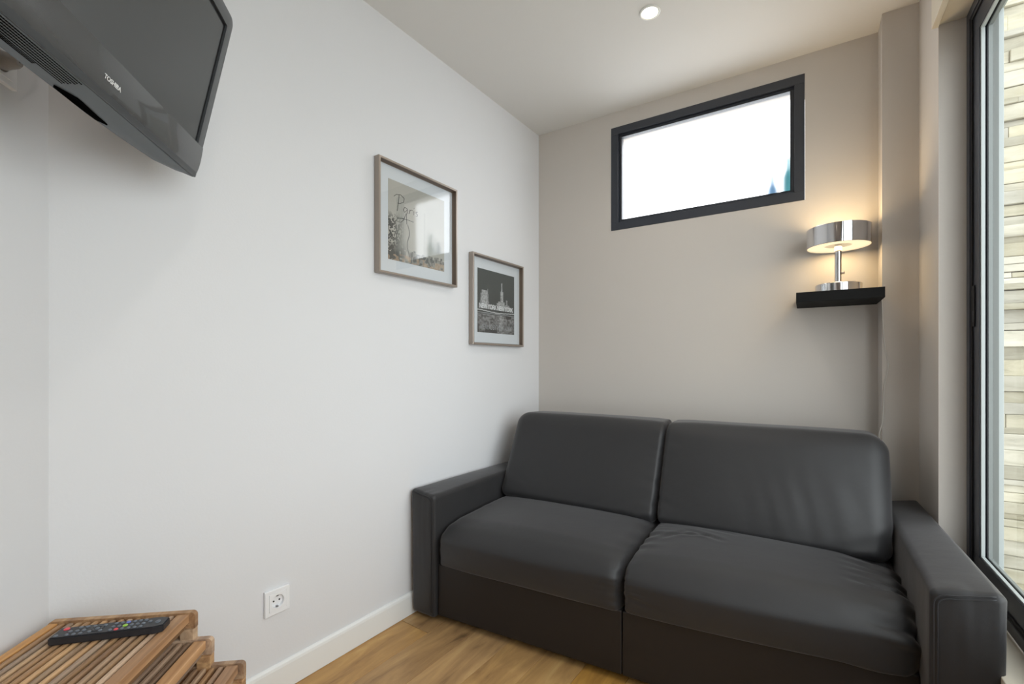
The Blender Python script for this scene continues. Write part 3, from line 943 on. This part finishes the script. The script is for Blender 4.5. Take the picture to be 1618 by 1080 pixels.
# ------------------------------------------------------------------ pictures
def picture(y0, y1, z0, z1, label, kind):
    yc, zc = (y0 + y1) / 2, (z0 + z1) / 2
    s = empty('picture_frame', (wall_x(yc), yc, zc), wl_rot)
    tag(s, label, 'picture', 'framed city prints on the left wall')
    hy, hz = (y1 - y0) / 2, (z1 - z0) / 2
    dpt, fw = .030, .013
    # four mitred rails
    def rail(a, b, nrm_in):
        bm = bmesh.new()
        pts = []
        for (px_, pz_), s_ in ((a, 0), (b, 1)):
            pass
        return bm
    cor = [(-hy, -hz), (hy, -hz), (hy, hz), (-hy, hz)]
    for i in range(4):
        A, B = cor[i], cor[(i + 1) % 4]
        bm = bmesh.new()
        def inn_(P, d): return (P[0] - math.copysign(d, P[0]), P[1] - math.copysign(d, P[1]))
        sec = [(0.0012, 0), (dpt - .002, 0), (dpt, .002), (dpt, .0085), (dpt - .002, .010), (.0085, fw), (.0012, fw)]
        ra = [bm.verts.new((x_, *inn_(A, d))) for x_, d in sec]
        rb = [bm.verts.new((x_, *inn_(B, d))) for x_, d in sec]
        n = len(sec)
        for k in range(n): bm.faces.new((ra[k], ra[(k + 1) % n], rb[(k + 1) % n], rb[k]))
        bm.faces.new(ra); bm.faces.new(list(reversed(rb)))
        bmesh.ops.recalc_face_normals(bm, faces=bm.faces)
        o = link_bm('frame_rail', bm, [M['bronze'], M['bronze_in']], s)
        o.data.polygons[4].material_index = 1
    box('mat_board', M['mat_board'], .0014, .0042, -hy + fw, hy - fw, -hz + fw, hz - fw, 0, s)
    # glass
    gb = bmesh.new()
    vs = [gb.verts.new(p_) for p_ in ((.0080, -hy + fw, -hz + fw), (.0080, hy - fw, -hz + fw), (.0080, hy - fw, hz - fw), (.0080, -hy + fw, hz - fw))]
    gb.faces.new(vs); link_bm('glass_pane', gb, M['picture_glass'], s)
    # print: a grid with printed colours (flat paper)
    hp = .166
    NN = 190
    me = bpy.data.meshes.new('print')
    g = np.linspace(-hp, hp, NN)
    Y, Z = np.meshgrid(g, g)
    verts = np.stack([np.full(Y.size, .0046), Y.ravel(), Z.ravel()], 1)
    idx = np.arange(NN * NN).reshape(NN, NN)
    faces = np.stack([idx[:-1, :-1].ravel(), idx[:-1, 1:].ravel(), idx[1:, 1:].ravel(), idx[1:, :-1].ravel()], 1)
    me.from_pydata(verts.tolist(), [], faces.tolist())
    u = (Y / hp + 1) / 2; v = (Z / hp + 1) / 2
    rng = np.random.RandomState(3 if kind == 'paris' else 9)
    def smooth_noise(nx, ny):
        a = rng.rand(ny + 2, nx + 2)
        xi = u * nx; yi = v * ny
        x0 = np.floor(xi).astype(int); y0_ = np.floor(yi).astype(int)
        fx, fy = xi - x0, yi - y0_
        fx = fx * fx * (3 - 2 * fx); fy = fy * fy * (3 - 2 * fy)
        return (a[y0_, x0] * (1 - fx) + a[y0_, x0 + 1] * fx) * (1 - fy) + (a[y0_ + 1, x0] * (1 - fx) + a[y0_ + 1, x0 + 1] * fx) * fy
    if kind == 'paris':
        base = np.array([.47, .46, .42])
        img = np.ones((NN, NN, 3)) * base
        img *= (1.0 + .10 * (1 - v) + .05 * (smooth_noise(6, 6) - .5))[..., None]
        # tall bare tree and foliage at the left
        tree = np.clip((.26 - u) / .18, 0, 1) * np.clip((.62 - v) / .12, 0, 1) * (smooth_noise(60, 64) > .42)
        tree = np.maximum(tree, np.clip((.40 - u) / .3, 0, 1) * np.clip((.30 - v) / .2, 0, 1) * (smooth_noise(26, 26) > .30))
        tree = np.maximum(tree, .7 * (np.abs(u - .33 - .02 * np.sin(v * 20)) < .008) * (v < .5) * (v > .05))
        # skyline and street at the bottom
        nb = rng.rand(40) * .06 + .12
        sky_h = nb[np.clip((u * 26).astype(int), 0, 39)] * (u > .35)
        city = (v < sky_h) * (.55 + .45 * (smooth_noise(50, 40) > .5))
        warm = (v < .09) & (smooth_noise(20, 30) > .5)
        dark = np.clip(np.maximum(tree, city * .75), 0, 1)[..., None]
        img = img * (1 - dark) + np.array([.055, .06, .06]) * dark
        img[warm] = img[warm] * .4 + np.array([.55, .40, .28]) * .6
        # thin branches / tower drawn pale
        tw = np.abs(u - .62) < .012 + .05 * np.clip(.62 - v, 0, 1) ** 2.2
        tw &= (v < .72) & (v > .1)
        img[tw] *= .90
    else:
        img = np.ones((NN, NN, 3)) * np.array([.026, .034, .034])
        img *= (1 + .8 * np.clip(v - .3, 0, 1))[..., None]
        def tower(u0, u1, z1, b=.5, z0=.38):
            m_ = (u > u0) & (u < u1) & (v > z0) & (v < z1)
            pat = (((u * 190).astype(int) % 3) > 0) & (((v * 190).astype(int) % 4) > 0)
            lit = b * (.35 + .65 * pat) * (.5 + smooth_noise(60, 60) * .8)
            img[m_] = np.stack([lit, lit * 1.02, lit * 1.04], -1)[m_]
        tower(.03, .10, .46, .3); tower(.08, .28, .62, .55); tower(.06, .30, .50, .4); tower(.11, .25, .67, .65)
        tower(.255, .265, .70, .5); tower(.30, .40, .44, .4); tower(.40, .50, .42, .3)
        tower(.50, .60, .50, .6); tower(.54, .72, .53, .7); tower(.60, .68, .70, .65); tower(.628, .652, .84, .8, .6); tower(.70, .86, .49, .5); tower(.76, .80, .57, .5); tower(.86, .97, .45, .3)
        # bridge line
        bl = (np.abs(v - (.345 + .01 * np.cos(u * 6))) < .008); img[bl] = (.55, .56, .57)
        bl = (np.abs(v - .315) < .005); img[bl] = (.35, .36, .37)
        # reflection in the water
        wv = (v < .30)
        ref = .30 * smooth_noise(26, 46) * (smooth_noise(9, 3) > .25) * (1.1 - (.3 - v) * 1.5) + .30 * np.exp(-((u - .62) / .07) ** 2) * smooth_noise(40, 60)
        img[wv] = np.stack([ref, ref, ref * 1.02], -1)[wv] + .02
    ca = me.color_attributes.new('ink', 'FLOAT_COLOR', 'POINT')
    buf = np.ones((NN * NN, 4), dtype=np.float32); buf[:, :3] = np.clip(img, 0, 1).reshape(-1, 3)
    ca.data.foreach_set('color', buf.ravel())
    me.materials.append(M['print'])
    po = bpy.data.objects.new('print', me); COL.objects.link(po); po.parent = s
    # lettering: local x out of wall, y to the right
    base = Matrix.Rotation(PI / 2, 4, 'Z') @ Matrix.Rotation(PI / 2, 4, 'X')
    if kind == 'paris':
        # hand-drawn script as thin strokes
        strokes = [
            [(.09, .80), (.13, .835), (.20, .85), (.26, .82), (.25, .77), (.19, .735), (.15, .73)],
            [(.175, .84), (.165, .76), (.15, .66), (.145, .63)],
            [(.31, .70), (.27, .71), (.245, .67), (.27, .645), (.305, .68), (.312, .70), (.308, .65), (.33, .645)],
            [(.355, .70), (.355, .65)], [(.355, .68), (.375, .705), (.40, .70)],
            [(.425, .70), (.425, .65)], [(.428, .735), (.430, .742)],
            [(.49, .705), (.465, .70), (.465, .68), (.49, .67), (.485, .65), (.455, .648)],
            [(.20, .50), (.25, .54), (.29, .63), (.30, .64), (.30, .57), (.305, .50)],
            [(.14, .54), (.22, .555), (.32, .56), (.42, .555)]]
        bm = bmesh.new()
        for st in strokes:
            add_tube(bm, [(.0052, (a_ - .5) * 2 * hp, (b_ - .5) * 2 * hp) for a_, b_ in st], .0011, 5)
        link_bm('script_lettering', bm, M['ink'], s)
    else:
        text_mesh('lettering', 'NEW YORK NEW YORK', .036, M['ink_pale'], s,
                  Matrix.Translation((.0051, 0, (.415 - .5) * 2 * hp)) @ base, ext=.0002, sx=.84, spacing=.9, bold=.02)
        t = text_mesh('lettering', 'NEW YORK NEW YORK', .040, M['ink_grey'], s,
                      Matrix.Translation((.0051, 0, (.10 - .5) * 2 * hp)) @ base @ Matrix.Diagonal((1, -1, 1, 1)), ext=.0002, sx=.70, spacing=.9)
    return s
picture(1.248, 1.7125, 1.446, 1.912, 'framed Paris print with bare tree and pale sky, higher of the two pictures', 'paris')
picture(1.828, 2.2875, 1.178, 1.643, 'framed black New York skyline print, lower picture next to the corner', 'newyork')

# ------------------------------------------------------------------ shelf and lamp
sh = empty('floating_shelf', (.10, 2.375, 1.336)); tag(sh, 'small black floating shelf beside the pier, under the lamp', 'shelf')
box('shelf_board', M['black_shelf'], -.133, .157, -.130, .1245, 0, .041, .0012, sh)

LX, LY, LZ = .1165, 2.372, 1.3775
lamp = empty('table_lamp', (LX, LY, LZ)); tag(lamp, 'chrome table lamp with drum ring shade, lit, on the black shelf', 'lamp')
bm = bmesh.new(); add_lathe(bm, [(0, .0005), (.080, .0005), (.082, .003), (.082, .036), (.080, .0385), (.02, .0395), (.0, .0395)], seg=64)
auto_smooth(link_bm('base', bm, M['chrome'], lamp), 30)
bm = bmesh.new(); add_lathe(bm, [(0, .038), (.0125, .038), (.0125, .250), (0, .250)], seg=32)
auto_smooth(link_bm('stem', bm, M['chrome'], lamp), 30)
SZ = .196
bm = bmesh.new(); add_lathe(bm, [(.112, SZ), (.113, SZ + .001), (.113, SZ + .079), (.112, SZ + .080), (.1105, SZ + .080), (.1105, SZ), (.112, SZ)], seg=80)
auto_smooth(link_bm('shade', bm, M['chrome'], lamp), 30)
bm = bmesh.new(); add_lathe(bm, [(.049, SZ + .004), (.110, SZ + .004), (.110, SZ + .0065), (.049, SZ + .0065), (.049, SZ + .004)], seg=64)
link_bm('diffuser', bm, M['lamp_glow'], lamp)
bm = bmesh.new(); add_lathe(bm, [(.014, SZ + .010), (.049, SZ + .006), (.049, SZ + .0085), (.014, SZ + .0125), (.014, SZ + .010)], seg=64)
tag(link_bm('inner_reflector', bm, M['lamp_ring'], lamp), 'darker inner ring of the shade')
bm = bmesh.new(); add_tube(bm, [(.010, -.006, .085), (.020, -.010, .085)], .006, 14); link_bm('switch_knob', bm, M['bronze'], lamp, smooth=True)
# halogen tubes inside the open drum: light goes up through the top and down through the diffuser
for nm, dz, en, rot, rad in (('lamp_uplight', SZ + .03, 1.25, PI, .085), ('lamp_downlight', SZ + .002, .75, 0, .095)):
    l = bpy.data.lights.new(nm, 'AREA'); l.shape = 'DISK'; l.size = rad * 2; l.energy = en; l.color = (1.0, .72, .38)
    lo = bpy.data.objects.new(nm, l); COL.objects.link(lo); lo.parent = lamp; lo.location = (0, 0, dz); lo.rotation_euler = (rot, 0, 0)
# cord drops behind the shelf and down the pier
cp = [(.2585, 2.46, LZ + .006), (.2590, 2.42, LZ + .006), (.2595, 2.374, LZ - .005), (.262, 2.3715, 1.31), (.2655, 2.372, 1.22), (.272, 2.3725, 1.14),
      (.281, 2.3725, 1.085), (.277, 2.3725, 1.04), (.268, 2.372, .98), (.266, 2.372, .90), (.262, 2.3715, .84), (.252, 2.372, .78), (.250, 2.372, .60)]
def smooth_path(p, n=6):
    p = [Vector(q) for q in p]; out = []
    for i in range(len(p) - 1):
        a, b, c, d = p[max(i - 1, 0)], p[i], p[i + 1], p[min(i + 2, len(p) - 1)]
        for k in range(n):
            t = k / n
            out.append(.5 * ((2 * b) + (c - a) * t + (2 * a - 5 * b + 4 * c - d) * t * t + (3 * b - a - 3 * c + d) * t ** 3))
    out.append(p[-1]); return out
bm = bmesh.new(); add_tube(bm, [q - Vector((LX, LY, LZ)) for q in smooth_path(cp)], .0022, 8)
tag(link_bm('power_cord', bm, M['cord'], lamp, smooth=True), 'thin white cord hanging down the pier')

# ------------------------------------------------------------------ nest of slatted tables
TA = math.radians(-49.5)     # direction towards the camera, along the slats
def table(far_right, z_top, width, length, n_slats, label, pitch=.0178):
    """local x: along the slats towards the camera, local y: +y to the left (towards the wall) is negative"""
    fr_ = Vector(far_right)
    ux = Vector((math.cos(TA), math.sin(TA), 0)); uy = Vector((-math.sin(TA), math.cos(TA), 0))  # uy points into the room
    t = empty('nesting_table', (fr_.x, fr_.y, 0), TA)
    tag(t, label, 'table', 'nest of slatted tables')
    # local: origin under the far room-side corner; x 0..length, y 0..-width
    th = .016
    def shared(nm, mat, b, bev, loc_list, seg=2):
        o = box(nm, mat, *b, bev, t, seg)
        first = True
        for lc in loc_list:
            if first: o.location = lc; first = False
            else:
                c = o.copy(); COL.objects.link(c); c.location = lc
        return o
    rw = .026
    fr_t = .020
    # end frames: rail plus two legs with rounded upper corners
    for x0, x1 in ((0.0, .013), (length - .013, length)):
        bm = bmesh.new()
        R = .010; pts = []
        for k in range(6):
            a = PI / 2 * k / 5
            pts.append((-R + R * math.sin(a), z_top + .003 - R + R * math.cos(a)))
        for k in range(6):
            a = PI / 2 * k / 5
            pts.append((-width + R - R * math.cos(a), z_top + .003 - R + R * math.sin(a)))
        # note y order: build profile of top rail
        pts2 = [(0, z_top - .034)] + [pts[5 - k] for k in range(6)] + [(pts[11 - k][0], pts[11 - k][1]) for k in range(6)] + [(-width, z_top - .034)]
        A = [bm.verts.new((x0, y_, z_)) for y_, z_ in pts2]; B = [bm.verts.new((x1, y_, z_)) for y_, z_ in pts2]
        n = len(pts2)
        bm.faces.new(A); bm.faces.new(list(reversed(B)))
        for k in range(n): bm.faces.new((A[k], A[(k + 1) % n], B[(k + 1) % n], B[k]))
        bmesh.ops.recalc_face_normals(bm, faces=bm.faces)
        link_bm('end_rail', bm, M['acacia'], t)
    shared('leg', M['acacia'], (0, fr_t, -.030, 0, 0.001, z_top - .0345), .0015,
           [(0, 0, 0), (0, -width + .030, 0), (length - fr_t, 0, 0), (length - fr_t, -width + .030, 0)])
    # inner posts behind the far legs (slightly darker gaps seen beside them)
    box('side_rail', M['acacia_orange'], 0.0135, length - .0135, -.012 - rw, -.012, z_top - .020, z_top, .002, t)
    box('side_rail', M['acacia_orange'], 0.0135, length - .0135, -width + .004, -width + .004 + .018, z_top - .020, z_top, .002, t)
    y_start = -.012 - rw - .005
    o0 = box('slat', M['acacia'], -(length / 2 - .0135), (length / 2 - .0135), -.0054, .0054, -.012, 0, .0030, t)
    for i in range(n_slats):
        o = o0 if i == 0 else o0.copy()
        if i: COL.objects.link(o)
        o.location = (length / 2, y_start - .0059 - i * pitch, z_top - .0005)
    box('end_apron', M['acacia'], .002, .011, -width + .0305, -.0305, z_top - .056, z_top - .0345, .001, t)
    box('side_apron', M['acacia'], .0205, length - .0205, -.029, -.019, z_top - .034, z_top - .0205, .001, t)
    # cross bar under the slats
    for xx in (length * .3, length * .7):
        box('cross_bar', M['acacia'], xx - .012, xx + .012, -width + .024, -.034, z_top - .026, z_top - .0135, .001, t)
    box('stretcher', M['acacia'], .004, .018, -width + .027, -.027, .10, .125, .001, t)
    box('stretcher', M['acacia'], length - .018, length - .004, -width + .027, -.027, .10, .125, .001, t)
    return t
T1 = pix(313, 962, F_PX * (CAM_Z - .503) / (962 - 573)); T2 = pix(339, 1003, F_PX * (CAM_Z - .443) / (1003 - 573)); T3 = pix(389, 1041, F_PX * (CAM_Z - .383) / (1041 - 573))
W1 = .306; N1 = 14
table((T1.x, T1.y), .500, W1, .46, N1, 'tallest slatted wooden table of the nest, holding the remote', (W1 - .012 - .026 - .022 - .008) / N1 + .0003)
table((T2.x, T2.y), .440, .246, .41, 10, 'middle slatted wooden table, sliding out from under the tallest', .0181)
table((T3.x, T3.y), .380, .190, .36, 7, 'lowest slatted wooden table of the nest, nearest the sofa', .0181)

# ------------------------------------------------------------------ remote control
zr = .5035
def onz(px, py, z): 
    D = F_PX * (CAM_Z - z) / (py - 573); return pix(px, py, D)
ra_, rb_ = onz(92, 998, zr + .015), onz(258, 979, zr + .015)
dirv = (rb_ - ra_); dirv.z = 0
RL = .205
rm = empty('remote_control', ((ra_.x + rb_.x) / 2, (ra_.y + rb_.y) / 2, .5006), math.atan2(dirv.y, dirv.x))
tag(rm, 'slim black remote control lying on the tallest slatted table', 'remote control')
bm = bmesh.new()
pts = [(-.103, -.0205), (.085, -.0215), (.103, -.016), (.103, .016), (.085, .0215), (-.103, .0205)]
add_prism(bm, pts, 0, .016)
bmesh.ops.bevel(bm, geom=list(bm.edges), offset=.0022, segments=2, affect='EDGES')
link_bm('remote_body', bm, M['remote'], rm)
bl = bmesh.new(); add_lathe(bl, [(.0036, 0), (.0036, .0012), (.0028, .0020), (0, .0022)], seg=12)
bme = bpy.data.meshes.new('button'); bl.to_mesh(bme); bl.free()
for p_ in bme.polygons: p_.use_smooth = True
def button(x, y, m, s=1.0, lab=None):
    k = m
    me = BTN.setdefault(k, None)
    if me is None:
        me = bme.copy(); me.materials.append(M[m]); BTN[k] = me
    o = bpy.data.objects.new('button', me); COL.objects.link(o); o.parent = rm; o.location = (x, y, .0158); o.scale = (s, s, 1)
    if lab: o['label'] = lab
BTN = {}
button(-.088, .012, 'button_red', 1.5, 'red power button')
button(-.093, -.013, 'button_grey', 1.1)
for i, x_ in enumerate((-.074, -.062, -.050)):
    for y_ in (-.013, -.001, .012):
        if (i, y_) != (0, .012): button(x_, y_, 'button_grey')
for a in range(4): button(-.026 + .017 * math.cos(a * PI / 2 + PI / 4) * .8, .014 * math.sin(a * PI / 2 + PI / 4), 'button_grey')
bm = bmesh.new(); add_lathe(bm, [(.006, .0158), (.0065, .0168), (.0115, .0172), (.012, .0158)], -.026, 0, 24)
link_bm('navigation_ring', bm, M['remote'], rm, smooth=True)
button(-.026, 0, 'button_grey', 1.2)
for i, x_ in enumerate((.003, .014, .025)):
    for y_ in (-.013, -.001, .012): 
        if (i, y_) not in ((1, -.013), (2, -.001), (2, .012)): button(x_, y_, 'button_grey')
button(.014, -.013, 'button_red', 1.1, 'small red button'); button(.025, -.001, 'button_green', 1.3, 'green button'); button(.025, .012, 'button_blue', 1.1, 'blue button')
for x_ in (.037, .048, .059):
    for y_ in (-.013, -.001, .012): button(x_, y_, 'button_grey')
button(.070, .004, 'button_grey'); button(.086, 0, 'button_grey', 1.5)
